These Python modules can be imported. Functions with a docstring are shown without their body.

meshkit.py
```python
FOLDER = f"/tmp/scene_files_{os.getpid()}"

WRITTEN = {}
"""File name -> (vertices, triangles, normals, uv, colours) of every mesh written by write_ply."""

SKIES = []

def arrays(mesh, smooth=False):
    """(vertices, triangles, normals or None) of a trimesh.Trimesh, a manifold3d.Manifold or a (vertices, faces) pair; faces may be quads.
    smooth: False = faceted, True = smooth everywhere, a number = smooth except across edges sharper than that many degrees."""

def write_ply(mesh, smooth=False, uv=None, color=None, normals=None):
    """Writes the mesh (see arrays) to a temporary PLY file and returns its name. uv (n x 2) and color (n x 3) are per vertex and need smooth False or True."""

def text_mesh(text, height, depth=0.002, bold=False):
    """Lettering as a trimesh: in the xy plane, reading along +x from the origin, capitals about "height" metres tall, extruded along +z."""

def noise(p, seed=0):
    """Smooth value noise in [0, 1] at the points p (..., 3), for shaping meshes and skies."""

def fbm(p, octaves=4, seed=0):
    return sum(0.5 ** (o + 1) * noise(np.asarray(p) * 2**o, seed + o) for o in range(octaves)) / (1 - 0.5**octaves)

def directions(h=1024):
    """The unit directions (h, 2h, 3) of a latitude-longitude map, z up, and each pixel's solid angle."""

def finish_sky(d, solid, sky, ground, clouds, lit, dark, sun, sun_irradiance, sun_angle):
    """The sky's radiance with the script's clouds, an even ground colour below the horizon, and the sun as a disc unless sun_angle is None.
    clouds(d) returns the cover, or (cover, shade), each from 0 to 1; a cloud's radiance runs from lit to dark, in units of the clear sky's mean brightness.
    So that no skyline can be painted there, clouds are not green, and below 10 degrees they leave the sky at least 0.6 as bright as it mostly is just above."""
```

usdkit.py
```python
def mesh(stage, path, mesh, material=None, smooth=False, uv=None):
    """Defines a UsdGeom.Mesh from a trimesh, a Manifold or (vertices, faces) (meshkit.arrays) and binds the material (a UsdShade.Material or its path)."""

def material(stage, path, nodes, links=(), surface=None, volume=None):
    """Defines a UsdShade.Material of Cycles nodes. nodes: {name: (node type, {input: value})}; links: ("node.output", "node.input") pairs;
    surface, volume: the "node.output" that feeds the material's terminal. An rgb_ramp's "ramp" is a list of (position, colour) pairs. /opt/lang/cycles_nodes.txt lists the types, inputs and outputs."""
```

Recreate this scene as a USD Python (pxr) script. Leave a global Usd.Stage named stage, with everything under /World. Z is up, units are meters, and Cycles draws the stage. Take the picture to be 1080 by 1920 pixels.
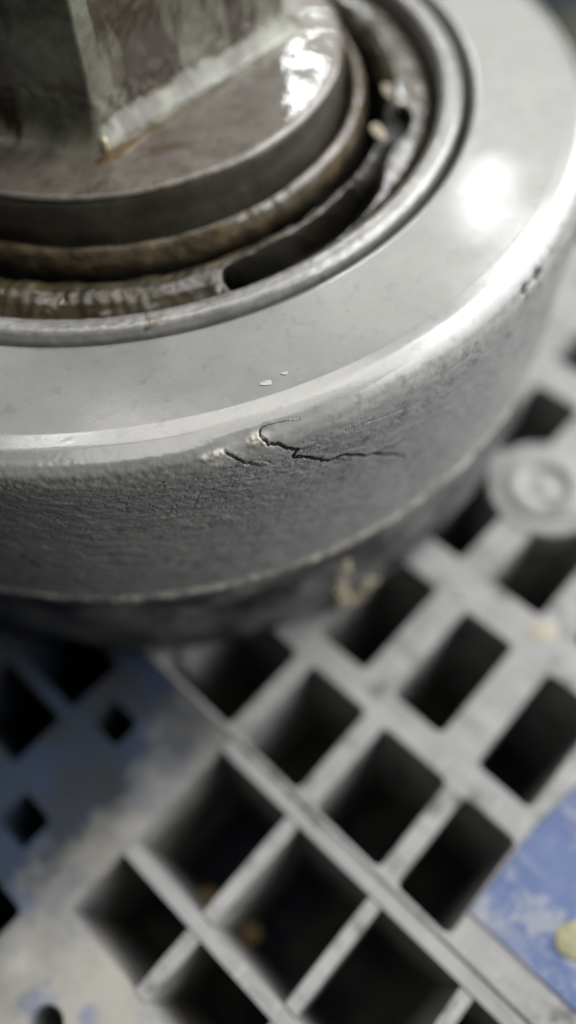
import math
import numpy as np, trimesh, usdkit, meshkit
from meshkit import fbm
from shapely.geometry import Polygon, box, Point
from shapely.ops import unary_union
from pxr import Usd, UsdGeom, UsdLux, UsdShade, Gf, Sdf, Vt

stage = Usd.Stage.CreateInMemory()
UsdGeom.SetStageUpAxis(stage, UsdGeom.Tokens.z)
UsdGeom.SetStageMetersPerUnit(stage, 1.0)
UsdGeom.Xform.Define(stage, '/World')
UsdGeom.Scope.Define(stage, '/World/Looks')
MM = 0.001
rng = np.random.default_rng(7)

# ------------------------------------------------------------------ camera (phone held over the joint)
CAM = (0.0, -0.15286805, 0.08720737)
RIGHT = (0.96921018, -0.24131934, -0.04895508)
UP = (0.23182349, 0.82725121, 0.51177467)
FWD = (0.08300298, 0.50736616, -0.85772378)
cam = UsdGeom.Camera.Define(stage, '/World/camera')
m = Gf.Matrix4d(*RIGHT, 0, *UP, 0, *[-c for c in FWD], 0, *CAM, 1)
cam.AddTransformOp().Set(m)
AP = 5.6
cam.CreateHorizontalApertureAttr(AP)
cam.CreateFocalLengthAttr(AP * 1450 / 1080)
cam.CreateFStopAttr(AP * 1450 / 1080 / 6.8)      # a 6.8 mm lens opening
cam.CreateFocusDistanceAttr(0.1105)
cam.CreateClippingRangeAttr(Gf.Vec2f(0.005, 100))
cam.CreateExposureAttr(0.2)

# ------------------------------------------------------------------ light: a workshop hall with windows and lamps
dome = UsdLux.DomeLight.Define(stage, '/World/hall_air')
amb = usdkit.material(stage, '/World/Looks/hall_ambient', {'b': ('background_shader', {'color': (0.80, 0.86, 1.0), 'strength': 0.008})}, surface='b.background')
UsdShade.MaterialBindingAPI.Apply(dome.GetPrim()).Bind(amb)
TGT = np.array([0.02, -0.06, 0.0])

def panel(name, az, el, dist, w, h, radiance, color=(1, 1, 1), roll=0):
    """A rectangular lamp or window at a compass bearing (0 = +y, 90 = +x) and height angle seen from the joint, facing it."""
    a, e = math.radians(az), math.radians(el)
    d = np.array([math.sin(a) * math.cos(e), math.cos(a) * math.cos(e), math.sin(e)])
    pos = TGT + d * dist
    zax = d
    xax = np.cross([0, 0, 1], zax); xax /= np.linalg.norm(xax)
    yax = np.cross(zax, xax)
    c, s = math.cos(math.radians(roll)), math.sin(math.radians(roll))
    xr, yr = xax * c + yax * s, -xax * s + yax * c
    L = UsdLux.RectLight.Define(stage, '/World/' + name)
    L.AddTransformOp().Set(Gf.Matrix4d(*xr, 0, *yr, 0, *zax, 0, *pos, 1))
    L.CreateWidthAttr(w); L.CreateHeightAttr(h)
    L.CreateIntensityAttr(radiance); L.CreateColorAttr(Gf.Vec3f(*color))
    return L

panel('window_wall', 18, 33, 8.0, 9.0, 4.2, 1.1, (1.0, 0.985, 0.95))
panel('side_window', 88, 34, 6.0, 8.0, 5.0, 4.6, (0.97, 0.985, 1.0))
panel('roof_light', 38, 68, 7.0, 8.0, 2.2, 2.3, (1.0, 0.985, 0.96))
panel('ceiling_panel', 20, 89, 7.0, 4.6, 2.8, 1.5, (1.0, 0.985, 0.96))
panel('hall_lamp', 29.2, 36.6, 4.0, 0.11, 0.26, 16.0, (0.95, 1.0, 1.0), -8)
panel('hall_lamp_004', 27.3, 36.0, 4.0, 0.06, 0.13, 9.0, (0.95, 1.0, 1.0), -14)
panel('added_streak_lamp', 62, 54, 4.5, 1.8, 0.16, 16.0, (0.96, 0.99, 1.0), 25)  # added lamp, put here for bright streaks on rubber and bevels
panel('added_streak_lamp_001', -42, 58, 4.5, 1.8, 0.16, 6.0, (0.96, 0.99, 1.0), -20)  # second added lamp for the streaks, from the other side
panel('hall_lamp_001', 10.6, 31.2, 4.0, 0.22, 0.30, 30.0, (0.95, 1.0, 1.0))
panel('hall_lamp_002', 14.2, 31.4, 4.0, 0.12, 0.26, 24.0, (0.95, 1.0, 1.0), 10)
panel('hall_lamp_003', 34.0, 40, 4.0, 0.10, 0.26, 24.0, (0.97, 1.0, 1.0))

VX0 = (math.sin(math.radians(33)), -math.cos(math.radians(33)))   # across the pallet, towards the camera
# ------------------------------------------------------------------ materials
def mat(name, nodes, links, surface='p.BSDF'):
    return usdkit.material(stage, '/World/Looks/' + name, nodes, links, surface=surface)

def mottled(name, c0, c1, scale, rough=(0.35, 0.55), bump=0.15, bscale=1500, spec=0.5, coat=0.0, metallic=0.0, coat_rough=0.08, c2=None, s2=None, bdist=0.0002, c2range=(0.52, 0.62), detail=6, stretch=1.0):
    """Two-tone mottling, optional stains of a third colour, uneven gloss and a fine bump, all in object space."""
    n = {'g': ('geometry', {}),
         'n1': ('noise_texture', {'scale': scale, 'detail': detail, 'roughness': 0.62}),
         'r1': ('rgb_ramp', {'ramp': [(0.32, c0), (0.68, c1)]}),
         'nb': ('noise_texture', {'scale': bscale, 'detail': 4.0, 'roughness': 0.6}),
         'b': ('bump', {'strength': bump, 'distance': bdist}),
         'rr': ('rgb_ramp', {'ramp': [(0.3, (rough[0],) * 3), (0.7, (rough[1],) * 3)]}),
         'n3': ('noise_texture', {'scale': scale * 2.7, 'detail': 5.0}),
         'p': ('principled_bsdf', {'specular_ior_level': spec, 'coat_weight': coat, 'coat_roughness': coat_rough, 'metallic': metallic})}
    l = [('g.position', 'n1.vector'), ('g.position', 'nb.vector'), ('g.position', 'n3.vector'), ('n1.fac', 'r1.fac'),
         ('nb.fac', 'b.height'), ('b.normal', 'p.normal'), ('n3.fac', 'rr.fac'), ('rr.color', 'p.roughness')]
    if c2 is not None:
        n['n2'] = ('noise_texture', {'scale': s2, 'detail': 5.0, 'roughness': 0.6, 'distortion': 0.4})
        n['m2'] = ('rgb_ramp', {'ramp': [(c2range[0], (0, 0, 0)), (c2range[1], (1, 1, 1))]})
        n['mx'] = ('mix', {'color2': c2})
        n['sz'] = ('vector_math', {'math_type': 'multiply', 'vector2': (1.0, 1.0, stretch)})
        l += [('g.position', 'sz.vector1'), ('sz.vector', 'n2.vector'), ('n2.fac', 'm2.fac'), ('m2.color', 'mx.fac'), ('r1.color', 'mx.color1'), ('mx.color', 'p.base_color')]
    else:
        l.append(('r1.color', 'p.base_color'))
    return mat(name, n, l)

# the ring: grey painted forging, a thin film of liquid lying on its machined top face
RING = mat('ring_steel', {
    'g': ('geometry', {}),
    'n1': ('noise_texture', {'scale': 160.0, 'detail': 7.0, 'roughness': 0.65}),
    'r1': ('rgb_ramp', {'ramp': [(0.30, (0.30, 0.30, 0.29)), (0.70, (0.42, 0.415, 0.395))]}),
    'ns': ('noise_texture', {'scale': 480.0, 'detail': 4.0, 'roughness': 0.5}),
    'rs': ('rgb_ramp', {'ramp': [(0.58, (0, 0, 0)), (0.70, (0.55, 0.55, 0.55))]}),
    'mx': ('mix', {'color2': (0.11, 0.11, 0.12)}),
    'mt': ('math', {'math_type': 'multiply', 'value2': 0.65}),
    'mw': ('mix', {'color2': (0.285, 0.28, 0.262)}),
    'dust': ('attribute', {'attribute': 'dust'}),
    'md': ('mix', {'color2': (0.60, 0.56, 0.47)}),
    'dark': ('attribute', {'attribute': 'dark_tone'}),
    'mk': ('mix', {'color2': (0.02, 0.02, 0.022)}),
    'wet': ('attribute', {'attribute': 'wet'}),
    'nb': ('noise_texture', {'scale': 2600.0, 'detail': 4.0, 'roughness': 0.65}),
    'b': ('bump', {'strength': 0.18, 'distance': 0.00012}),
    'nw': ('noise_texture', {'scale': 90.0, 'detail': 2.0}),
    'bw': ('bump', {'strength': 0.02, 'distance': 0.0004}),
    'nr': ('noise_texture', {'scale': 110.0, 'detail': 7.0, 'roughness': 0.7, 'distortion': 0.8}),
    'rr': ('rgb_ramp', {'ramp': [(0.3, (0.36,) * 3), (0.7, (0.52,) * 3)]}),
    'cr': ('rgb_ramp', {'ramp': [(0.38, (0.04,) * 3), (0.62, (0.15,) * 3)]}),
    'mm': ('math', {'math_type': 'multiply', 'value2': 0.32}),
    'mr': ('mix', {'color2': (0.26, 0.26, 0.26)}),
    'p': ('principled_bsdf', {'specular_ior_level': 0.5, 'coat_ior': 1.6}),
}, [('g.position', 'n1.vector'), ('g.position', 'ns.vector'), ('g.position', 'nb.vector'), ('g.position', 'nw.vector'), ('g.position', 'nr.vector'),
    ('n1.fac', 'r1.fac'), ('ns.fac', 'rs.fac'), ('rs.color', 'mx.fac'), ('r1.color', 'mx.color1'),
    ('dust.fac', 'md.fac'), ('wet.fac', 'mt.value1'), ('mt.value', 'mw.fac'), ('mx.color', 'mw.color1'), ('mw.color', 'md.color1'), ('dark.fac', 'mk.fac'), ('md.color', 'mk.color1'), ('mk.color', 'p.base_color'),
    ('nb.fac', 'b.height'), ('b.normal', 'p.normal'), ('nw.fac', 'bw.height'), ('bw.normal', 'p.coat_normal'),
    ('nr.fac', 'rr.fac'), ('nr.fac', 'cr.fac'), ('cr.color', 'p.coat_roughness'), ('wet.fac', 'p.coat_weight'), ('wet.fac', 'mm.value1'), ('mm.value', 'p.metallic'),
    ('wet.fac', 'mr.fac'), ('rr.color', 'mr.color1'), ('mr.color', 'p.roughness')])
SLEEVE = mottled('sleeve_steel', (0.24, 0.235, 0.22), (0.36, 0.35, 0.33), 300, (0.22, 0.42), 0.3, 1400, 0.6, 0.7, 0.25, 0.1, (0.16, 0.12, 0.07), 220, c2range=(0.60, 0.70))
FLANGE = mottled('oily_flange', (0.10, 0.084, 0.064), (0.20, 0.175, 0.145), 220, (0.28, 0.5), 0.25, 900, 0.5, 1.0, 0.2, 0.05, (0.085, 0.055, 0.026), 110, c2range=(0.55, 0.68))
RUSTY = mottled('rust_stain', (0.06, 0.035, 0.012), (0.17, 0.105, 0.035), 400, (0.3, 0.5), 0.4, 1200, 0.5, 0.8, 0.0, 0.1)
OILDROP = mottled('oil_bead', (0.45, 0.36, 0.2), (0.6, 0.5, 0.3), 400, (0.1, 0.2), 0.1, 1200, 0.6, 1.0)
RIMSHADE = mottled('shaded_edge', (0.045, 0.042, 0.03), (0.10, 0.093, 0.07), 200, (0.3, 0.5), 0.3, 800, 0.5, 0.5, 0.0, 0.12)  # darker colour that paints the shade on the flange side
TANG = mottled('tang_steel', (0.085, 0.083, 0.058), (0.30, 0.295, 0.22), 130, (0.3, 0.5), 0.35, 700, 0.5, 0.6, 0.1, 0.10, (0.055, 0.036, 0.02), 130, c2range=(0.53, 0.62), stretch=0.22)
def filmed(name, film0, film1, scale):
    """Rubber with rusty oil on its folds; slot and deep gaps blackened to paint their shade (attribute film)."""
    return mat(name, {
        'g': ('geometry', {}), 'n1': ('noise_texture', {'scale': scale, 'detail': 6.0, 'roughness': 0.65}),
        'r1': ('rgb_ramp', {'ramp': [(0.30, film0), (0.5, tuple((a + b) / 2 for a, b in zip(film0, film1))), (0.62, film1), (0.72, (0.24, 0.18, 0.10))]}),
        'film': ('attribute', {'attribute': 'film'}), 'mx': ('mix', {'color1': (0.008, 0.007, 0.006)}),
        'nr': ('noise_texture', {'scale': scale * 0.6, 'detail': 4.0}), 'rr': ('rgb_ramp', {'ramp': [(0.35, (0.25,) * 3), (0.65, (0.6,) * 3)]}),
        'cw': ('rgb_ramp', {'ramp': [(0.45, (1.0,) * 3), (0.66, (0.6,) * 3)]}), 'cm': ('math', {'math_type': 'multiply'}),
        'nb': ('noise_texture', {'scale': 800.0, 'detail': 4.0}), 'b': ('bump', {'strength': 0.25, 'distance': 0.0002}),
        'p': ('principled_bsdf', {'coat_roughness': 0.06, 'coat_ior': 1.6})},
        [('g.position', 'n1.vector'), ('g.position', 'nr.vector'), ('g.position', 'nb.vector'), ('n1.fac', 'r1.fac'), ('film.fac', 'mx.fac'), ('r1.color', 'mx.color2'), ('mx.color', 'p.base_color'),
         ('nr.fac', 'rr.fac'), ('rr.color', 'p.roughness'), ('nr.fac', 'cw.fac'), ('cw.color', 'cm.value1'), ('film.fac', 'cm.value2'), ('cm.value', 'p.coat_weight'), ('nb.fac', 'b.height'), ('b.normal', 'p.normal')])
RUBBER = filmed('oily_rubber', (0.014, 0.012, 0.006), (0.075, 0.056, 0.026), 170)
RUSTLIP = filmed('rusty_lip', (0.022, 0.017, 0.009), (0.15, 0.11, 0.06), 230)
DARK = mottled('dark_void', (0.012, 0.011, 0.01), (0.02, 0.018, 0.016), 200, (0.5, 0.7))
BLACK = mottled('crack_black', (0.010, 0.010, 0.012), (0.018, 0.018, 0.02), 900, (0.6, 0.8), spec=0.2)
CHIP = mottled('paint_chip_white', (0.42, 0.42, 0.41), (0.58, 0.575, 0.56), 900, (0.3, 0.5), 0.3, 2500)
CREAM = mottled('cream_deposit', (0.36, 0.33, 0.25), (0.50, 0.46, 0.38), 900, (0.4, 0.6), 0.5, 2500)
CRUD = mottled('dry_crust', (0.30, 0.25, 0.17), (0.56, 0.49, 0.36), 900, (0.5, 0.8), 0.6, 2500)
def plastic(name, c0, c1, dirt, scratch, patch=None):
    """Scuffed moulded plastic: mottling, rubbed-in dirt in streaks along both directions of the grid, fine scratches."""
    return mat(name, {
        'g': ('geometry', {}), 'mp': ('mapping', {'rotation': (0, 0, -math.radians(33))}),
        'st': ('vector_math', {'math_type': 'multiply', 'vector2': (1.0, 0.18, 1.0)}), 'st2': ('vector_math', {'math_type': 'multiply', 'vector2': (0.15, 1.0, 1.0)}),
        'n1': ('noise_texture', {'scale': 70.0, 'detail': 6.0, 'roughness': 0.62}), 'r1': ('rgb_ramp', {'ramp': [(0.32, c0), (0.68, c1)]}),
        'n2': ('noise_texture', {'scale': 260.0, 'detail': 5.0, 'roughness': 0.7}), 'r2': ('rgb_ramp', {'ramp': [(0.50, (0, 0, 0)), (0.66, (0.75,) * 3)]}),
        'n3': ('noise_texture', {'scale': 900.0, 'detail': 3.0}), 'r3': ('rgb_ramp', {'ramp': [(0.60, (0, 0, 0)), (0.70, (0.7,) * 3)]}),
        'n4': ('noise_texture', {'scale': 150.0 if patch else 120.0, 'detail': 7.0, 'roughness': 0.68}), 'r4': ('rgb_ramp', {'ramp': [(0.50 if patch else 0.54, (0, 0, 0)), (0.56 if patch else 0.64, (0.8,) * 3)]}),
        'm2': ('mix', {'color2': dirt}), 'm3': ('mix', {'color2': scratch}), 'm4': ('mix', {'color2': patch or tuple(0.55 * x for x in dirt)}),
        'b': ('bump', {'strength': 0.25, 'distance': 0.0003}), 'p': ('principled_bsdf', {'roughness': 0.42})},
        [('g.position', 'mp.vector'), ('mp.vector', 'st.vector1'), ('mp.vector', 'st2.vector1'), ('g.position', 'n1.vector'), ('st.vector', 'n2.vector'), ('st2.vector', 'n3.vector'), ('g.position', 'n4.vector'),
         ('n1.fac', 'r1.fac'), ('n2.fac', 'r2.fac'), ('n3.fac', 'r3.fac'), ('n4.fac', 'r4.fac'), ('r1.color', 'm2.color1'), ('r2.color', 'm2.fac'), ('m2.color', 'm3.color1'), ('r3.color', 'm3.fac'),
         ('m3.color', 'm4.color1'), ('r4.color', 'm4.fac'), ('m4.color', 'p.base_color'), ('n2.fac', 'b.height'), ('b.normal', 'p.normal')])
PLASTIC = plastic('grey_plastic', (0.27, 0.267, 0.262), (0.375, 0.37, 0.36), (0.17, 0.165, 0.155), (0.48, 0.465, 0.44))
PLATE = mat('stained_shaded_plate', {
    'g': ('geometry', {}),
    'n1': ('noise_texture', {'scale': 50.0, 'detail': 6.0, 'roughness': 0.62}),
    'r1': ('rgb_ramp', {'ramp': [(0.32, (0.30, 0.288, 0.26)), (0.68, (0.42, 0.40, 0.355))]}),
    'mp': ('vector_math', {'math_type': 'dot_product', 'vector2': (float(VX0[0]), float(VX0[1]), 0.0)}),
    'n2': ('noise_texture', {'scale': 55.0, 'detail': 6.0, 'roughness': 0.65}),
    'a1': ('math', {'math_type': 'multiply_add', 'value2': -45.0, 'value3': 4.3}),  # blue stain, darkened towards the ring to paint in its shadow
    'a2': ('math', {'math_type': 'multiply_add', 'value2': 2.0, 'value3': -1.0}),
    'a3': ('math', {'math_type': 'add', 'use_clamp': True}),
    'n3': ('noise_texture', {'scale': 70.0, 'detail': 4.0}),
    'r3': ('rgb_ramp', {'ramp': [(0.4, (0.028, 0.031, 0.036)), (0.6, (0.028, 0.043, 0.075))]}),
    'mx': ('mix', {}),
    'n4': ('noise_texture', {'scale': 120.0, 'detail': 5.0}),
    'r4': ('rgb_ramp', {'ramp': [(0.56, (0, 0, 0)), (0.68, (0.8, 0.8, 0.8))]}),
    'm4': ('mix', {'color2': (0.17, 0.20, 0.30)}),
    'nb': ('noise_texture', {'scale': 600.0, 'detail': 4.0}),
    'b': ('bump', {'strength': 0.2, 'distance': 0.0002}),
    'p': ('principled_bsdf', {'roughness': 0.5, 'specular_ior_level': 0.22}),
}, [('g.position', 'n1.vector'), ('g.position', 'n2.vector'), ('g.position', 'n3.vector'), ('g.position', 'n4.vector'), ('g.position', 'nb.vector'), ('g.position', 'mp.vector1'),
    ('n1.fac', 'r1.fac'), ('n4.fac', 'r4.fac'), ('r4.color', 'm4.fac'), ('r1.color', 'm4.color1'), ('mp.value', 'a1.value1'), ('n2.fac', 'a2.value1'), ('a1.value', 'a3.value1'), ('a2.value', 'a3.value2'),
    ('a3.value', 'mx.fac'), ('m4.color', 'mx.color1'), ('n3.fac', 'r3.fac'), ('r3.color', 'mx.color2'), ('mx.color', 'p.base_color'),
    ('nb.fac', 'b.height'), ('b.normal', 'p.normal')])
BLUEP = plastic('blue_paint_patch', (0.05, 0.085, 0.22), (0.12, 0.17, 0.32), (0.27, 0.285, 0.34), (0.32, 0.33, 0.36), (0.30, 0.31, 0.345))
OLIVE = mottled('olive_spot', (0.30, 0.29, 0.16), (0.42, 0.40, 0.24), 200, (0.5, 0.7))
CLOD = mottled('tan_mud', (0.22, 0.15, 0.07), (0.36, 0.26, 0.13), 300, (0.6, 0.9))
FLOOR = mottled('hall_floor', (0.02, 0.024, 0.017), (0.10, 0.105, 0.06), 40, (0.4, 0.6), c2=(0.010, 0.013, 0.022), s2=18, c2range=(0.40, 0.50), spec=0.1)

# ------------------------------------------------------------------ helpers
used = {}
def numbered(parent, name):
    k = used.get((parent, name), 0); used[(parent, name)] = k + 1
    return f'{parent}/{name}' + (f'_{k:03d}' if k else '')

def tag(prim, label=None, category=None, group=None, kind=None):
    for k, v in (('label', label), ('category', category), ('group', group), ('kind', kind)):
        if v: prim.SetCustomDataByKey(k, v)
    return prim

def thing(name, label, category, group=None):
    pr = UsdGeom.Xform.Define(stage, numbered('/World', name)).GetPrim()
    return tag(pr, label, category, group)

def part(name, mesh, material, parent=None, smooth=35, label=None, prim=None):
    path = numbered(str(parent.GetPath()) if parent else '/World', name)
    g = usdkit.mesh(stage, path, mesh, material, smooth)
    for k, v in (prim or {}).items():
        UsdGeom.PrimvarsAPI(g).CreatePrimvar(k, Sdf.ValueTypeNames.FloatArray, 'vertex').Set(Vt.FloatArray.FromNumpy(np.asarray(v, np.float32)))
    return tag(g.GetPrim(), label)

def sst(a, b, x):
    t = np.clip((x - a) / (b - a), 0, 1)
    return t * t * (3 - 2 * t)

def resample(pts, step):
    """Points along a polyline at about the given step (a number, or a function of the point), rounding its corners a little."""
    pts = np.asarray(pts, float)
    s = np.r_[0, np.cumsum(np.hypot(*np.diff(pts, axis=0).T))]
    out, x = [], 0.0
    while x < s[-1]:
        p = np.array([np.interp(x, s, pts[:, k]) for k in (0, 1)])
        out.append(p); x += step(p) if callable(step) else step
    out.append(pts[-1])
    return np.array(out)

def grid_faces(nr, nc, closed):
    i, j = np.meshgrid(np.arange(nr - 1), np.arange(nc if closed else nc - 1), indexing='ij')
    j2 = (j + 1) % nc
    a, b, c, d = i * nc + j, i * nc + j2, (i + 1) * nc + j2, (i + 1) * nc + j
    return np.stack([a, b, c, d], -1).reshape(-1, 4)[:, ::-1]

def lathe(prof, th, disp=None):
    """Revolves a profile (r, z in mm, listed from the axis side outward over the top) about z. disp(theta, r, z, nr, nz) -> mm along the profile normal."""
    prof = np.asarray(prof, float)
    t = np.gradient(prof, axis=0); t /= np.linalg.norm(t, axis=1, keepdims=True) + 1e-12
    n = np.stack([-t[:, 1], t[:, 0]], 1)
    T, R = np.meshgrid(th, prof[:, 0]); _, Z = np.meshgrid(th, prof[:, 1])
    NR, NZ = n[:, 0][:, None] + 0 * T, n[:, 1][:, None] + 0 * T
    if disp is not None:
        d = disp(T, R, Z)
        R, Z = R + NR * d, Z + NZ * d
    v = np.stack([R * np.cos(T), R * np.sin(T), Z], -1).reshape(-1, 3) * MM
    f = grid_faces(len(prof), len(th), True)
    f = np.vstack([f[:, [0, 1, 2]], f[:, [0, 2, 3]]])
    return trimesh.Trimesh(v, f, process=False), (T, R, Z)

def blob(center, radii, seed=0, rough=0.25, sub=3):
    s = trimesh.creation.icosphere(subdivisions=sub)
    v = s.vertices * (1 + rough * (fbm(s.vertices * 1.7 + seed * 7.3 + 20, 4) - 0.5) * 2)[:, None]
    return trimesh.Trimesh(v * np.asarray(radii) * MM + np.asarray(center) * MM, s.faces)

def tube(path, rad, sides=6, flat=None):
    """A tapering tube along 3-D points (mm); rad per point."""
    path = np.asarray(path, float); rad = np.broadcast_to(rad, len(path))
    t = np.gradient(path, axis=0); t /= np.linalg.norm(t, axis=1, keepdims=True)
    out = path.copy(); out[:, 2] = 0; out /= np.linalg.norm(out, axis=1, keepdims=True)
    a = np.cross(t, out); a /= np.linalg.norm(a, axis=1, keepdims=True) + 1e-9
    b = np.cross(t, a)
    ang = np.arange(sides) / sides * 2 * np.pi
    fl = 1.0 if flat is None else flat
    v = path[:, None] + rad[:, None, None] * (a[:, None] * np.cos(ang)[None, :, None] + fl * b[:, None] * np.sin(ang)[None, :, None])
    f = grid_faces(len(path), sides, True); f = np.vstack([f[:, [0, 1, 2]], f[:, [0, 2, 3]]])
    return trimesh.Trimesh(v.reshape(-1, 3) * MM, f, process=False)

# ------------------------------------------------------------------ the setting
fl = trimesh.creation.box((6, 6, 0.02)); fl.apply_translation((0, 0, -0.1375))
tag(part('floor', fl, FLOOR), kind='structure')

# ------------------------------------------------------------------ plastic pallet
AZ = math.radians(33)
UX, VX = np.array([math.cos(AZ), math.sin(AZ)]), np.array([math.sin(AZ), -math.cos(AZ)])
PZ = -70.0
def uv(u, v): return np.asarray(u)[..., None] * UX + np.asarray(v)[..., None] * VX
def to_world(mesh, z=PZ):
    """A mesh built in (u, -v, z) mm is turned to its place (mirror free: second axis is minus v)."""
    v = np.array(mesh.vertices)
    xy = v[:, 0:1] * UX + (-v[:, 1:2]) * VX
    return trimesh.Trimesh(np.c_[xy, v[:, 2] + z] * MM, mesh.faces, process=False)

def rbox(u0, u1, v0, v1, r=1.2):
    return box(u0, -v1, u1, -v0).buffer(-r).buffer(r, quad_segs=4)

def slab(poly, depth, top=0.0, cham=0.5):
    """Extrudes a polygon downwards from top with a softened upper edge."""
    out = []
    for g in getattr(poly, 'geoms', [poly]):
        a = trimesh.creation.extrude_polygon(g, depth - cham, engine='earcut'); a.apply_translation((0, 0, top - depth))
        out.append(a)
        inner = g.buffer(-cham * 0.6)
        for h in getattr(inner, 'geoms', [inner]):
            b = trimesh.creation.extrude_polygon(h, cham, engine='earcut'); b.apply_translation((0, 0, top - cham - 0.002)); out.append(b)
    return to_world(trimesh.util.concatenate(out))

pallet = thing('plastic_pallet', 'grey plastic pallet with open grid and blue stains under the steel joint', 'pallet')
DEPTH = 55.0
left_holes = [rbox(-108.5, -101.5, 63.5, 71.5), rbox(-83.6, -77.5, 62.3, 69.9), rbox(-99.7, -87.5, 38, 57), rbox(-84.5, -72, 38, 57),
              rbox(-128, -115, 62, 80), rbox(-125, -104, 36, 57)]
left_holes += [Point(-122.8, -97.3).buffer(3.1, quad_segs=12)]
left = unary_union([box(-160, -200, -108.7, -20), box(-108.7, -86.3, -66.2, -20)]).difference(unary_union(left_holes))
part('deck_plate', slab(left, DEPTH), PLATE, pallet, label='blue stained solid plate with painted ring shadow and small square holes')
# thin ribs left open between the plates
def rib(u0, u1, v0, v1, top=0.0, draft=0.35):
    w = [(u0, v0), (u1, v0), (u1, v1), (u0, v1)]
    lo, hi = [], []
    nu, nv = 6, 6
    b = trimesh.creation.box((u1 - u0, v1 - v0, DEPTH))
    b = b.subdivide().subdivide()
    v = b.vertices
    top_f = sst(DEPTH / 2 - 0.1, DEPTH / 2, v[:, 2])
    cx, cy = (u0 + u1) / 2, -(v0 + v1) / 2
    v = v.copy()
    thin_u = (u1 - u0) < (v1 - v0)
    k = 0 if thin_u else 1
    v[:, k] *= 1 - 0.15 * top_f
    b2 = trimesh.Trimesh(v + [cx, cy, top - DEPTH / 2], b.faces, process=False)
    return to_world(b2)
RV = [106.2, 126.6, 147.0, 167.5, 188]
part('rib', rib(-95.7, -92.3, 86.4, 200), PLASTIC, pallet, smooth=False)
part('rib', rib(-69.6, -66.2, 86.4, 200), PLASTIC, pallet, smooth=False)
for k, v in enumerate(RV):
    w = 1.55 if k else 1.7
    part('rib', rib(-92.25, -69.65, v - w, v + w, -0.15), PLASTIC, pallet, smooth=False)
    part('rib', rib(-108.65, -95.75, v - w, v + w, -0.15), PLASTIC, pallet, smooth=False)
# the broad webs on the right
holes = []
for u0, u1 in ((-66.0, -44), (-37.5, -12.5), (-3, 20.5), (28, 50.5), (61, 81)):
    rows = {(-66.0, -44): [(88, 103), (107.5, 123.5), (127.5, 139.5), (66, 84)],
            (-37.5, -12.5): [(83.5, 97), (104.5, 117), (125.5, 138), (62, 79)],
            (-3, 20.5): [(84, 96.5), (104.5, 117.3), (125.5, 138), (62, 79)],
            (28, 50.5): [(80.5, 93.5), (104.5, 117.3), (60, 73)],
            (61, 81): [(79, 95), (104.5, 117), (30, 50)]}[(u0, u1)]
    holes += [rbox(u0 + (1.0 if u0 == -66 else 0), u1, a, b, 1.6) for a, b in rows]
hole_dot = Point(-63.6, -78.1).buffer(2.0)
boss_c = (25.2, -99.6)
web = box(-66.15, -200, 104, -20).difference(unary_union(holes + [Point(-63.3, -65.5).buffer(2.2)]))
web = web.union(Point(*boss_c).buffer(13.3, quad_segs=24))
blue_area = box(-58.5, -200, 6, -141.5)
blue_area = Polygon([(-59.5, -139.8), (-40, -140.4), (-24, -142.5), (4, -142), (6, -200), (-59.5, -200)])
web = web.difference(blue_area.buffer(0.02))
part('web_grid', slab(web, DEPTH), PLASTIC, pallet)
part('deck_plate', slab(blue_area, DEPTH, 0.0, 0.3), BLUEP, pallet, label='solid plate smeared with bright blue paint')
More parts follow.
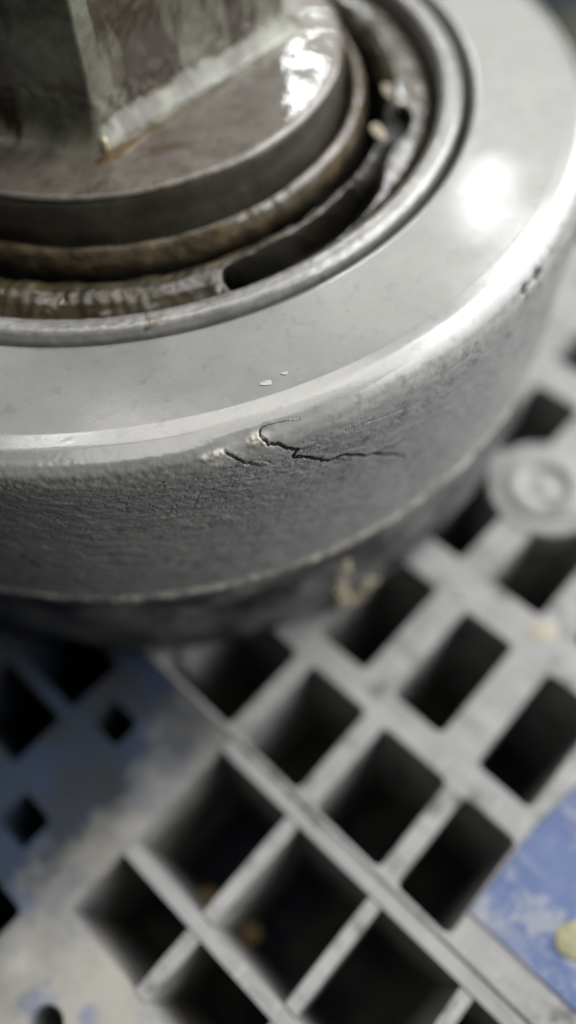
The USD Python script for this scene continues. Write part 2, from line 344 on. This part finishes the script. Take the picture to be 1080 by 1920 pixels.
# round boss: raised ring, dished centre
def boss_ring(prof, n=64):
    th = np.arange(n) / n * 2 * np.pi
    mm_, _ = lathe(prof, th)
    mm_.apply_translation(np.r_[(boss_c[0] * UX + -boss_c[1] * VX) * MM, PZ * MM])
    return mm_
part('boss', boss_ring([(0.01, 0.9), (1.5, 0.8), (3.2, 0.3), (4.2, 0.25), (5.0, 0.5), (5.8, 1.3), (6.4, 1.55), (8.6, 1.5), (9.2, 1.2), (9.6, 0.5), (12.6, 0.45), (13.2, -0.1), (13.38, -3)]), PLASTIC, pallet)

def spot(name, label, cat, u, v, r, h, material, seed, z=PZ, group=None):
    x, y = u * UX + v * VX
    o = part(name, blob((x, y, z + h * 0.25), (r, r * 0.85, h), seed, 0.3), material, None, True)
    return tag(o, label, cat, group)
spot('dried_drip', 'small cream drip on the web crossing below left of the round boss', 'drip', -10.4, 102.2, 1.3, 0.4, CREAM, 1)
spot('dried_drip', 'larger cream smear on the grid crossing at the right edge', 'drip', -5.4, 119.8, 3.2, 0.25, CREAM, 2)
spot('dried_drip', 'olive yellow spot of dried paint on the blue patch', 'paint spot', -50.5, 155.9, 3.4, 0.5, OLIVE, 3)
# tan clods of mud stuck low on the ribs
for k, (u, v, z, lab) in enumerate([(-91.7, 97.8, -109, 'tan mud clod low on a rib, upper left of the rib crossing'), (-90.2, 109.5, -109, 'tan mud clod low on a rib, just right of the rib crossing')]):
    x, y = u * UX + v * VX
    tag(part('mud_clod', blob((x, y, z), (2.6, 2.6, 3.2), 11 + k, 0.35), CLOD, None, True), lab, 'mud clod')

# ------------------------------------------------------------------ the steel joint on the pallet
joint = thing('rod_end_joint', 'grey cracked steel ring with oily rubber bushing standing on the pallet', 'rod joint')
D2R = math.pi / 180
fine = np.arange(-113, -56, 0.085)
th_deg = np.r_[fine, np.arange(-56, 20, 0.35), np.arange(20, 200, 1.2), np.arange(200, 247, 0.4)]
th = th_deg * D2R
PR_SOFT = [(84.2, 2.5), (86.4, 2.22), (88.2, 1.55), (89.5, 0.5), (90.4, -1.1), (90.85, -3.3), (91, -6)]
PR_HARD = [(84.2, 2.5), (86.8, 2.2), (89.0, 1.55), (90.35, 0.75), (90.85, -0.2), (90.97, -1.5), (91, -6)]
inner = [(67.6, -70), (67.6, -4), (67.6, 1.5), (67.75, 2.0), (68.3, 2.5)]
def step(p): return 0.135 if p[0] > 85 and p[1] > -20 else (0.2 if p[1] > -46 and p[0] > 85 else 0.45)
lowers = [(91, -36.2), (91.25, -37.1), (91.2, -37.9), (90.7, -38.8), (90.25, -40), (90.1, -42), (89.9, -62), (89.3, -66.5), (87.5, -69.5), (85, -70), (67.6, -70)]
top = resample(inner, 0.8)[:-1]
flat = resample([(68.3, 2.5), (84.2, 2.5)], 0.45)[:-1]
soft = resample(PR_SOFT, 0.05)
hard = resample(PR_HARD, 0.05)
nf = 75
def even(c):
    s = np.r_[0, np.cumsum(np.hypot(*np.diff(c, axis=0).T))]
    x = np.linspace(0, s[-1], nf)
    return np.stack([np.interp(x, s, c[:, k]) for k in (0, 1)], 1)
soft, hard = even(soft), even(hard)
ker = np.exp(-(np.arange(-4, 5) / 2.2) ** 2); ker /= ker.sum()
def smooth_line(c):
    e = np.pad(c, ((4, 4), (0, 0)), mode='edge')
    o = np.stack([np.convolve(e[:, k], ker, 'valid') for k in (0, 1)], 1)
    o[0], o[-1] = c[0], c[-1]
    return o
soft, hard = smooth_line(smooth_line(soft)), smooth_line(hard)
wall = resample([(91, -6)] + lowers, step)[1:]
prof = np.vstack([top, flat, soft, wall])
i0 = len(top) + len(flat)

# crack paths on the surface: (degrees, r, z)
CRACK = [(-81.15, 88.74, 1.27), (-82.09, 88.4, 1.54), (-83.15, 88.1, 1.66), (-84.1, 88.02, 1.69), (-84.72, 88.26, 1.59), (-85.02, 88.67, 1.34), (-85.13, 89.08, .96), (-84.82, 89.81, .27), (-84.66, 90.1, -.35), (-83.94, 90.2, -.56), (-83.55, 90.41, -1.0), (-83.13, 90.65, -1.81), (-82.61, 90.76, -2.51), (-81.92, 90.83, -3.04), (-82.3, 90.87, -3.3), (-82.54, 90.92, -3.96), (-82.15, 90.94, -4.55), (-81.23, 90.98, -5.5), (-80.23, 91, -6.86), (-79.02, 91, -8.37), (-78.17, 91, -8.56), (-77.43, 91, -8.52), (-76.49, 91, -9.7), (-74.89, 91, -11.53), (-73.94, 91, -12.22), (-72.66, 91, -14.08), (-71.4, 91, -15.67), (-69.74, 91, -18.15)]
CRACK_W = [.02, .03, .04, .05, .06, .09, .11, .13, .15, .13, .12, .14, .14, .10, .10, .13, .15, .15, .17, .20, .18, .16, .18, .18, .18, .16, .13, .06]
CRACK2 = [(-88.63, 89.72, .37), (-88.1, 90.07, -.27), (-87.68, 90.45, -1.08), (-87.23, 90.67, -1.89), (-86.75, 90.76, -2.53), (-85.86, 90.86, -3.22), (-85.11, 90.92, -4.01)]
CRACK2_W = [.06, .10, .09, .07, .06, .05, .03]
HAIR = [(-67.55, 90.9, -3.49), (-68.46, 90.91, -3.76), (-69.28, 90.92, -4.15), (-70.92, 90.94, -4.49), (-72.89, 90.92, -3.91), (-74.96, 90.88, -3.35), (-76.15, 90.88, -3.35)]
HAIR_W = [.03, .05, .06, .07, .06, .06, .03]

PS = np.r_[0, np.cumsum(np.hypot(*np.diff(prof, axis=0).T))]        # length along the profile
def along(r, z):
    return PS[i0 - 30:][np.argmin((prof[i0 - 30:, 0] - r) ** 2 + (prof[i0 - 30:, 1] - z) ** 2)]
def flat_path(path, wid, seed, jag=0.17):
    q = np.array([(a * D2R * 91, along(r, z)) for a, r, z in path])
    s = np.r_[0, np.cumsum(np.hypot(*np.diff(q, axis=0).T))]
    x = np.arange(0, s[-1], 0.12)
    o = np.stack([np.interp(x, s, q[:, k]) for k in (0, 1)], 1)
    o += jag * 2 * (np.stack([fbm(np.c_[x * 2.1, x * 0 + k * 9, x * 0 + seed], 3) for k in (0, 1)], 1) - 0.5)
    w = np.interp(x, s, wid) * (0.75 + 0.5 * fbm(np.c_[x * 2.5, x * 0 + 3, x * 0 + seed], 2))
    return o, w
BR = [[(-81.9, 90.83, -3.04), (-80.9, 90.87, -3.3), (-80.0, 90.88, -3.2)], [(-73.9, 91, -12.2), (-72.9, 91, -11.9), (-71.6, 91, -12.6), (-70.4, 91, -12.4)], [(-78.2, 91, -8.6), (-77.4, 91, -10.2), (-76.6, 91, -10.9)]]
paths = [flat_path(CRACK, CRACK_W, 1), flat_path(CRACK2, CRACK2_W, 2), flat_path(HAIR, HAIR_W, 3, 0.14)] + [flat_path(b, [.035] * (len(b) - 1) + [.015], 5 + k) for k, b in enumerate(BR)]
from scipy.spatial import cKDTree

CRUST = [(-85.5, along(89.5, .55), 1.2, .9, .45), (-86.2, along(89.7, .45), .5, .4, .2), (-84.95, along(90.0, -.1), .45, .4, .22), (-89.2, along(89.8, .3), 1.2, .5, .28), (-90.3, along(89.9, .3), .6, .3, .15)]
def ring_disp(T, R, Z):
    deg = np.degrees(T); deg = np.where(deg > 180, deg - 360, deg)
    S = PS[:, None] + 0 * T
    P = np.stack([R * np.cos(T), R * np.sin(T), Z], -1)
    on_wall = sst(89.6, 90.8, R) * sst(-1.2, -2.6, Z) * sst(-69, -60, Z)
    upper = on_wall * sst(-39, -36, Z)
    grain = (fbm(P * 1.5, 4) - 0.5) * sst(0.25, 0.7, fbm(P * 0.3 + 77, 3)) * 1.5
    pits = np.minimum(fbm(P * 2.1 + 31, 3) - 0.42, 0)
    dents = fbm(P * np.array([.45, .45, .8]) + 11, 3) - 0.5
    leftish = sst(-70, -84, deg) * (1 - 0.72 * sst(-93, -102, deg))
    d = upper * (grain * (0.04 + 0.19 * leftish) + pits * (0.10 + 0.8 * leftish) + dents * 0.30)
    # shallow wrinkled flakes of paint on the right
    wr = np.abs(fbm(P * np.array([.55, .55, 1.1]) + 57, 4) - 0.5)
    d += upper * (1 - 0.6 * leftish) * -0.16 * np.exp(-(wr / 0.014) ** 2) * sst(0.45, 0.6, fbm(P * 0.3 + 33, 2))
    # soft unevenness of the rounded edge, rougher on the left where it breaks into the wall
    edge = np.exp(-((Z + 0.8) / 1.6) ** 2) * (R > 87)
    d += edge * (fbm(P * 1.4 + 90, 4) - 0.5) * (0.10 + 0.30 * sst(-84, -90, deg))
    # lip at the foot of the wall and coarse skin of the lower band
    lip = np.exp(-((Z + 37.6) / 1.4) ** 2) * (R > 80)
    d += lip * ((fbm(P * 0.5 + 5, 4) - 0.5) * 1.3)
    low = sst(-39, -41, Z) * (R > 80)
    d += low * ((fbm(P * 0.25 + 3, 4) - 0.5) * 1.0)
    # gentle waviness of the top face
    topf = (Z > 1.5) * (R > 69) * (R < 88)
    d += topf * (fbm(P * 0.12 + 8, 2) - 0.5) * 0.06
    small = np.maximum(0.36 - fbm(P * 0.9 + 70, 2), 0)
    d -= topf * small * 0.03
    for a, s_, la, ls, hh in CRUST:
        q_ = ((deg - a) * 1.59 / la) ** 2 + ((S - s_) / ls) ** 2
        d += hh * np.exp(-q_) * (0.3 + 1.4 * fbm(P * 2.2 + 17, 3))
    # cracks carved in, with one lip standing proud
    for k, (q, w) in enumerate(paths):
        c0 = np.array([(th_k) for th_k in (deg.ravel() * D2R * 91)])
        A = np.c_[c0, S.ravel()]
        near = (np.abs(A[:, 0] - q[:, 0].mean()) < 16) & (A[:, 1] > q[:, 1].min() - 3) & (A[:, 1] < q[:, 1].max() + 3)
        dist, idx = cKDTree(q).query(A[near])
        wk = w[idx]
        tg = np.gradient(q, axis=0)[idx]
        side = np.sign(tg[:, 0] * (A[near][:, 1] - q[idx][:, 1]) - tg[:, 1] * (A[near][:, 0] - q[idx][:, 0]))
        dd = d.ravel()
        g = -(0.42 if k != 2 else 0.15) * np.exp(-(dist / (wk * 1.1 + 0.03)) ** 2)
        prom = wk / 0.2 * (0.05 if k != 2 else 0.04)
        g += prom * np.exp(-dist / 1.8) * np.where(side < 0, 1, 0)
        fade = sst(88.2, 89.6, R.ravel()[near]) * 0.85 + 0.15
        dd[near] += g * np.where(R.ravel()[near] < 89.8, fade, 1)
        d = dd.reshape(d.shape)
    # two gouges on the right of the rim
    for a, s_, la, ls in ((-53.2, along(90.1, -0.4), 0.55, 0.5), (-50.6, along(90.05, -0.3), 0.6, 0.6), (-51.9, along(90.0, -0.1), 0.5, 0.25)):
        d -= 1.1 * np.exp(-((deg - a) / la) ** 2 - ((S - s_) / ls) ** 2)
    return d

# theta-dependent softness of the rim: build with the soft profile, then slide the left part to the harder one
T_, _ = np.meshgrid(th, prof[:, 0])
ring, (T, R, Z) = lathe(prof, th, ring_disp)
deg = np.degrees(T); deg = np.where(deg > 180, deg - 360, deg)
wl = sst(-86, -93, deg) * sst(-178, -165, deg)
dR, dZ = np.zeros((len(prof), 1)), np.zeros((len(prof), 1))
dR[i0:i0 + nf, 0], dZ[i0:i0 + nf, 0] = (hard - soft).T
R2, Z2 = R + wl * dR, Z + wl * dZ
ring.vertices = np.stack([R2 * np.cos(T), R2 * np.sin(T), Z2], -1).reshape(-1, 3) * MM
P = np.stack([R2 * np.cos(T), R2 * np.sin(T), Z2], -1)
dust = np.exp(-((Z2 + 37.3) / 1.3) ** 2) * (R2 > 85) * sst(0.22, 0.5, fbm(P * 0.6 + 2, 3)) * 1.0
dust += 0.55 * np.exp(-((Z2 + 40.5) / 0.9) ** 2) * (R2 > 85) * sst(0.4, 0.62, fbm(P * 0.4 + 9, 3))
dust += 0.35 * np.exp(-((Z2 + 0.9) / 1.4) ** 2) * (R2 > 88) * sst(0.42, 0.62, fbm(P * 0.9 + 44, 3))
cake = np.zeros_like(deg)
for a, s_, la, ls, hh in CRUST:
    cake += 2.2 * np.exp(-((deg - a) * 1.59 / la) ** 2 - ((PS[:, None] - s_) / ls) ** 2) * sst(0.30, 0.55, fbm(P * 1.8 + 23, 3))
dust += cake
dark_tone = np.zeros_like(deg)
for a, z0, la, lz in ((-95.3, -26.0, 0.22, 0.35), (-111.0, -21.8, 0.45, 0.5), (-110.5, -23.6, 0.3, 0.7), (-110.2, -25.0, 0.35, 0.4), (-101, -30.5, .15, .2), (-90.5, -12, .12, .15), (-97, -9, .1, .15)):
    dark_tone += np.exp(-((deg - a) / la) ** 2 - ((Z2 - z0) / lz) ** 2) * (R2 > 85)
dark_tone += 0.12 * (R2 > 89.5) * sst(-2, -5, Z2) * sst(-66, -88, deg) * sst(0.46, 0.66, fbm(P * np.array([.22, .22, .3]) + 15, 4))  # faint darker patches on the wall, stronger towards the left
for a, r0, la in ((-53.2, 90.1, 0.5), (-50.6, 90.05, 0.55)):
    dark_tone += np.exp(-((deg - a) / la) ** 2 - ((R2 - r0 + 0.3) / 0.7) ** 2) * (Z2 > -3)
dark_tone += sst(-39.0, -42, Z2) * (R2 > 70) * (0.45 + 0.45 * sst(0.35, 0.65, fbm(P * 0.12 + 21, 3)))  # lower band below the lip made darker, unevenly
wet = ((1 - wl) * sst(0.2, 2.35, Z2 + 0.5 * (fbm(P * 0.5 + 61, 3) - 0.5)) + wl * sst(-0.7, 0.5, Z2 + 0.8 * (fbm(P * 0.8 + 60, 3) - 0.5))) * (R2 > 68)
wet = np.maximum(wet, 0.08) * (1 - np.clip(cake, 0, 1))
body = part('outer_ring', ring, RING, joint, True, prim={'dust': np.clip(dust, 0, 1).ravel(), 'dark_tone': np.clip(dark_tone, 0, 1).ravel(), 'wet': wet.ravel()})
grid_tree = cKDTree(np.c_[deg.ravel() * D2R * 91, (PS[:, None] + 0 * T).ravel()])
RV_ = np.array(ring.vertices) / MM
for (q, w), lab in zip(paths, ('long jagged black crack hooking over the rim', 'short black crack left of the long one', 'faint wrinkled hairline right of the long crack') + ('hair-thin branch of the long crack',) * 3):
    dist, idx = grid_tree.query(q, k=3)
    pts = RV_[idx].mean(1)
    for _ in range(1): pts[1:-1] = (pts[:-2] + 2 * pts[1:-1] + pts[2:]) / 4
    out = pts.copy(); out[:, 2] = 0; out /= np.linalg.norm(out, axis=1, keepdims=True)
    if 'faint' in lab: continue
    jag = 0.45 + 1.1 * fbm(np.c_[np.arange(len(w)) * 0.9, w * 0 + 5, w * 0], 2)
    part('crack', tube(pts + out * 0.22, w * 1.0 * jag, 6), BLACK, body, True, label=lab)
# white chips of paint near the crack
for a, r0, sx, sd in ((-82.7, 81.9, 0.95, 1), (-80.6, 81.3, 0.6, 2)):
    a *= D2R
    g_ = np.random.default_rng(sd + 40)
    an = np.sort(g_.random(9)) * 2 * np.pi
    pg = Polygon([(sx * (0.7 + .5 * g_.random()) * math.cos(t), sx * 0.55 * (0.7 + .5 * g_.random()) * math.sin(t)) for t in an])
    ch = trimesh.creation.extrude_polygon(pg, 0.14, engine='earcut'); ch.apply_translation((r0 * math.cos(a), r0 * math.sin(a), 2.46)); ch.apply_scale(MM)
    part('paint_chip', ch, CHIP, body, False)
# granular crust low on the ring
cr = []
for k in range(60):
    t_ = rng.random()
    if k < 30: a, z = -77.2 + rng.normal(0, .5), -47 - 19 * t_
    else: a, z = -76.5 + 4.5 * t_ + rng.normal(0, .4), -67 + 5.0 * t_ + rng.normal(0, 1.1)
    s = 0.5 + 0.7 * rng.random()
    cr.append(blob((90.0 * math.cos(a * D2R), 90.0 * math.sin(a * D2R), z), (s, s, s), 50 + k, 0.4, 1))
part('dirt_crust', trimesh.util.concatenate(cr), CRUD, body, True)

# inner sleeve
th_in = np.arange(-180, 180, 0.5) * D2R
def sleeve_disp(T, R, Z):
    P = np.stack([R * np.cos(T), R * np.sin(T), Z], -1)
    return (fbm(P * 1.2, 3) - 0.5) * 0.22 * (Z > 0)
sl, _ = lathe(resample([(60.9, -12), (61.3, -3), (61.6, 1.2), (62.2, 2.2), (63.2, 2.6), (64.8, 2.6), (65.6, 2.1), (66.0, 1.2), (66.05, -6)], 0.35), th_in, sleeve_disp)
part('sleeve', sl, SLEEVE, joint, True)
gp, _ = lathe([(65.2, -3.4), (68.2, -3.4)], th_in[::4])
part('seal_gap', gp, DARK, joint, True)

# rubber bushing
SLOT = np.array([(-26.5, 54.4, 2.5), (-30, 54.3, 2.5), (-34, 54.2, 1.7), (-38, 54.2, 1.3), (-42, 54.6, 1.5), (-47, 55.8, 2.2), (-55, 56.6, 2.3), (-65, 57.0, 2.3), (-74, 57.4, 2.4), (-78.5, 57.6, 2.3)])
SHADE_MASK = {}
def rubber_disp(T, R, Z):
    deg = np.degrees(T)
    P = np.stack([R * np.cos(T), R * np.sin(T), Z], -1)
    d = (fbm(P * 0.28 + 4, 3) - 0.5) * 1.0 + (fbm(P * 1.1 + 14, 3) - 0.5) * 0.16
    # radial wrinkles
    d += 0.07 * np.sin(T * 150 + 6 * fbm(P * 0.2, 2)) * sst(51, 54, R) * sst(61, 58.5, R) * sst(0.42, 0.6, fbm(P * 0.12 + 40, 2))
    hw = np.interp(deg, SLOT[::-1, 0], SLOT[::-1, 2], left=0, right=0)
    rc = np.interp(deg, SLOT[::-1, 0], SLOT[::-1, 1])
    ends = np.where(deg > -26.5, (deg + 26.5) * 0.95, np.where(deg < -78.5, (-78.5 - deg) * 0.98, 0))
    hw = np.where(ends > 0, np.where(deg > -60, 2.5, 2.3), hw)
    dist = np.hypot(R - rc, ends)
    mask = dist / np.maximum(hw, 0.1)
    SHADE_MASK['slot'] = sst(1.30, 1.02, mask).ravel()  # slot interior painted black to stand in for its shade
    return d - 20 * sst(1.12, 0.75, mask)
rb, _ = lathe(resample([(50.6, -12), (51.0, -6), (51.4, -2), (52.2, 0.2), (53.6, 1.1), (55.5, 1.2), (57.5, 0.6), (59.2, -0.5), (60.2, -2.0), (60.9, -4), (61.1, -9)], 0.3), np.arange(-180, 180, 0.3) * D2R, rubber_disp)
bush = part('rubber_bushing', rb, RUBBER, joint, True, prim={'film': sst(-4.5, -2.0, np.array(rb.vertices)[:, 2] / MM) * (1 - SHADE_MASK['slot'])})
def lip_disp(T, R, Z):
    P = np.stack([R * np.cos(T), R * np.sin(T), Z], -1)
    return ((fbm(P * 0.35 + 4, 3) - 0.5) * 0.6 + (fbm(P * 1.5 + 4, 3) - 0.5) * 0.22) * (Z > -5)
lp, _ = lathe(resample([(43.6, -9), (44.0, -3.5), (44.8, 0.2), (45.5, 1.7), (46.3, 2.1), (47.1, 1.4), (47.7, -0.2), (48.2, -4), (48.8, -9), (50.5, -12)], 0.3), np.arange(-180, 180, 0.4) * D2R, lip_disp)
part('bushing_lip', lp, RUSTLIP, bush, True, prim={'film': sst(-3.0, 0.2, np.array(lp.vertices)[:, 2] / MM)}, label='rust brown raised lip')
for k, (a, r0, s) in enumerate([(-17.5, 52.2, (0.9, 2.6, 0.25)), (-31.5, 51.7, (1.0, 2.4, 0.25))]):
    a *= D2R
    part('grease_blob', blob((r0 * math.cos(a), r0 * math.sin(a), 0.3), s, 70 + k, 0.7), CRUD, bush, True)

# flange of the pin, standing in the bushing
def fl_disp(T, R, Z):
    P = np.stack([R * np.cos(T), R * np.sin(T), Z], -1)
    return (fbm(P * 0.22 + 4, 3) - 0.5) * 0.16 + (fbm(P * 1.5 + 4, 2) - 0.5) * 0.05
fg, _ = lathe(resample([(0.05, 9.5), (42.3, 9.5), (42.9, 9.3), (43.2, 8.9)], 0.5), np.arange(-180, 180, 0.5) * D2R, fl_disp)
flange = part('pin_flange', fg, FLANGE, joint, True)
fr, _ = lathe(resample([(42.0, 8.4), (43.0, 8.9), (43.3, 8.2), (43.6, -9)], 0.5), np.arange(-180, 180, 0.5) * D2R, fl_disp)
part('flange_rim', fr, RIMSHADE, flange, True, label='oily edge of the flange with its shade painted in')
# four-sided tang with a coarse fillet at its foot
C0 = np.array([-5.6, -28.3]); A1 = np.array([math.cos(32 * D2R), math.sin(32 * D2R)]); A2 = np.array([math.cos(150 * D2R), math.sin(150 * D2R)])
quad = Polygon([C0, C0 + A1 * 45, C0 + A1 * 45 + A2 * 36, C0 + A2 * 36]).buffer(-0.8).buffer(0.8, quad_segs=8)
ring_xy = np.array(quad.segmentize(0.5).exterior.coords)[:-1]
if not quad.exterior.is_ccw: ring_xy = ring_xy[::-1]
tg = np.roll(ring_xy, -1, 0) - np.roll(ring_xy, 1, 0); tg /= np.linalg.norm(tg, axis=1, keepdims=True)
nn = np.stack([tg[:, 1], -tg[:, 0]], 1)
TOE = [C0 - A2 * 1.5 + np.array([.6, -3.6]) + A1 * t for t in np.linspace(-3, 30, 60)]
tw = 1.3 * np.exp(-((np.arange(60) - 8) / 7.0) ** 2) + 0.55 * sst(59, 40, np.arange(60)) + 0.05
toe3 = np.array([[x + 0.5 * (a - .5), y + 0.5 * (b - .5), 9.45] for (x, y), a, b in zip(TOE, fbm(np.c_[np.arange(60) * .3, np.zeros(60), np.zeros(60)], 3), fbm(np.c_[np.arange(60) * .3, np.ones(60) * 9, np.zeros(60)], 3))])
seam = tube(toe3, tw, 8)
sv = np.array(seam.vertices); sv[:, 2] = (sv[:, 2] - 9.45 * MM) * 0.16 + 9.47 * MM; seam.vertices = sv
part('rust_seam', seam, RUSTY, flange, True, label='brown rust line along the foot of the tang')
drop_xy = C0 + np.array([0.9, -3.2])
part('oil_drop', blob((drop_xy[0], drop_xy[1], 11.0), (0.8, 0.8, 1.1), 91, 0.2), OILDROP, flange, True)
lev = np.r_[np.linspace(0, 7.0, 20), np.arange(7.6, 48, 0.7)]
rows = []
for h in lev:
    off = 5.2 * (1 - math.sqrt(max(0, 1 - (1 - min(h / 7.0, 1)) ** 2)))
    xy = ring_xy + nn * off + np.array([0.05, 0.0]) * h
    p3 = np.c_[xy, np.full(len(xy), 9.35 + h)]
    amp = 0.30 * math.exp(-((h - 5.5) / 2.2) ** 2) + 0.10
    dd = (fbm(p3 * 0.75 + 13, 4) - 0.5) * 2 * amp
    p3[:, :2] += nn * dd[:, None]
    rows.append(p3)
tv = np.vstack(rows); nc = len(ring_xy)
tf = grid_faces(len(lev), nc, True)[:, ::-1]
tf = np.vstack([tf[:, [0, 1, 2]], tf[:, [0, 2, 3]]])
cidx = len(tv); tv = np.vstack([tv, rows[-1].mean(0)])
last = (len(lev) - 1) * nc
tf = np.vstack([tf, [[last + i, last + (i + 1) % nc, cidx] for i in range(nc)]])
part('tang', trimesh.Trimesh(tv * MM, tf, process=False), TANG, joint, True)
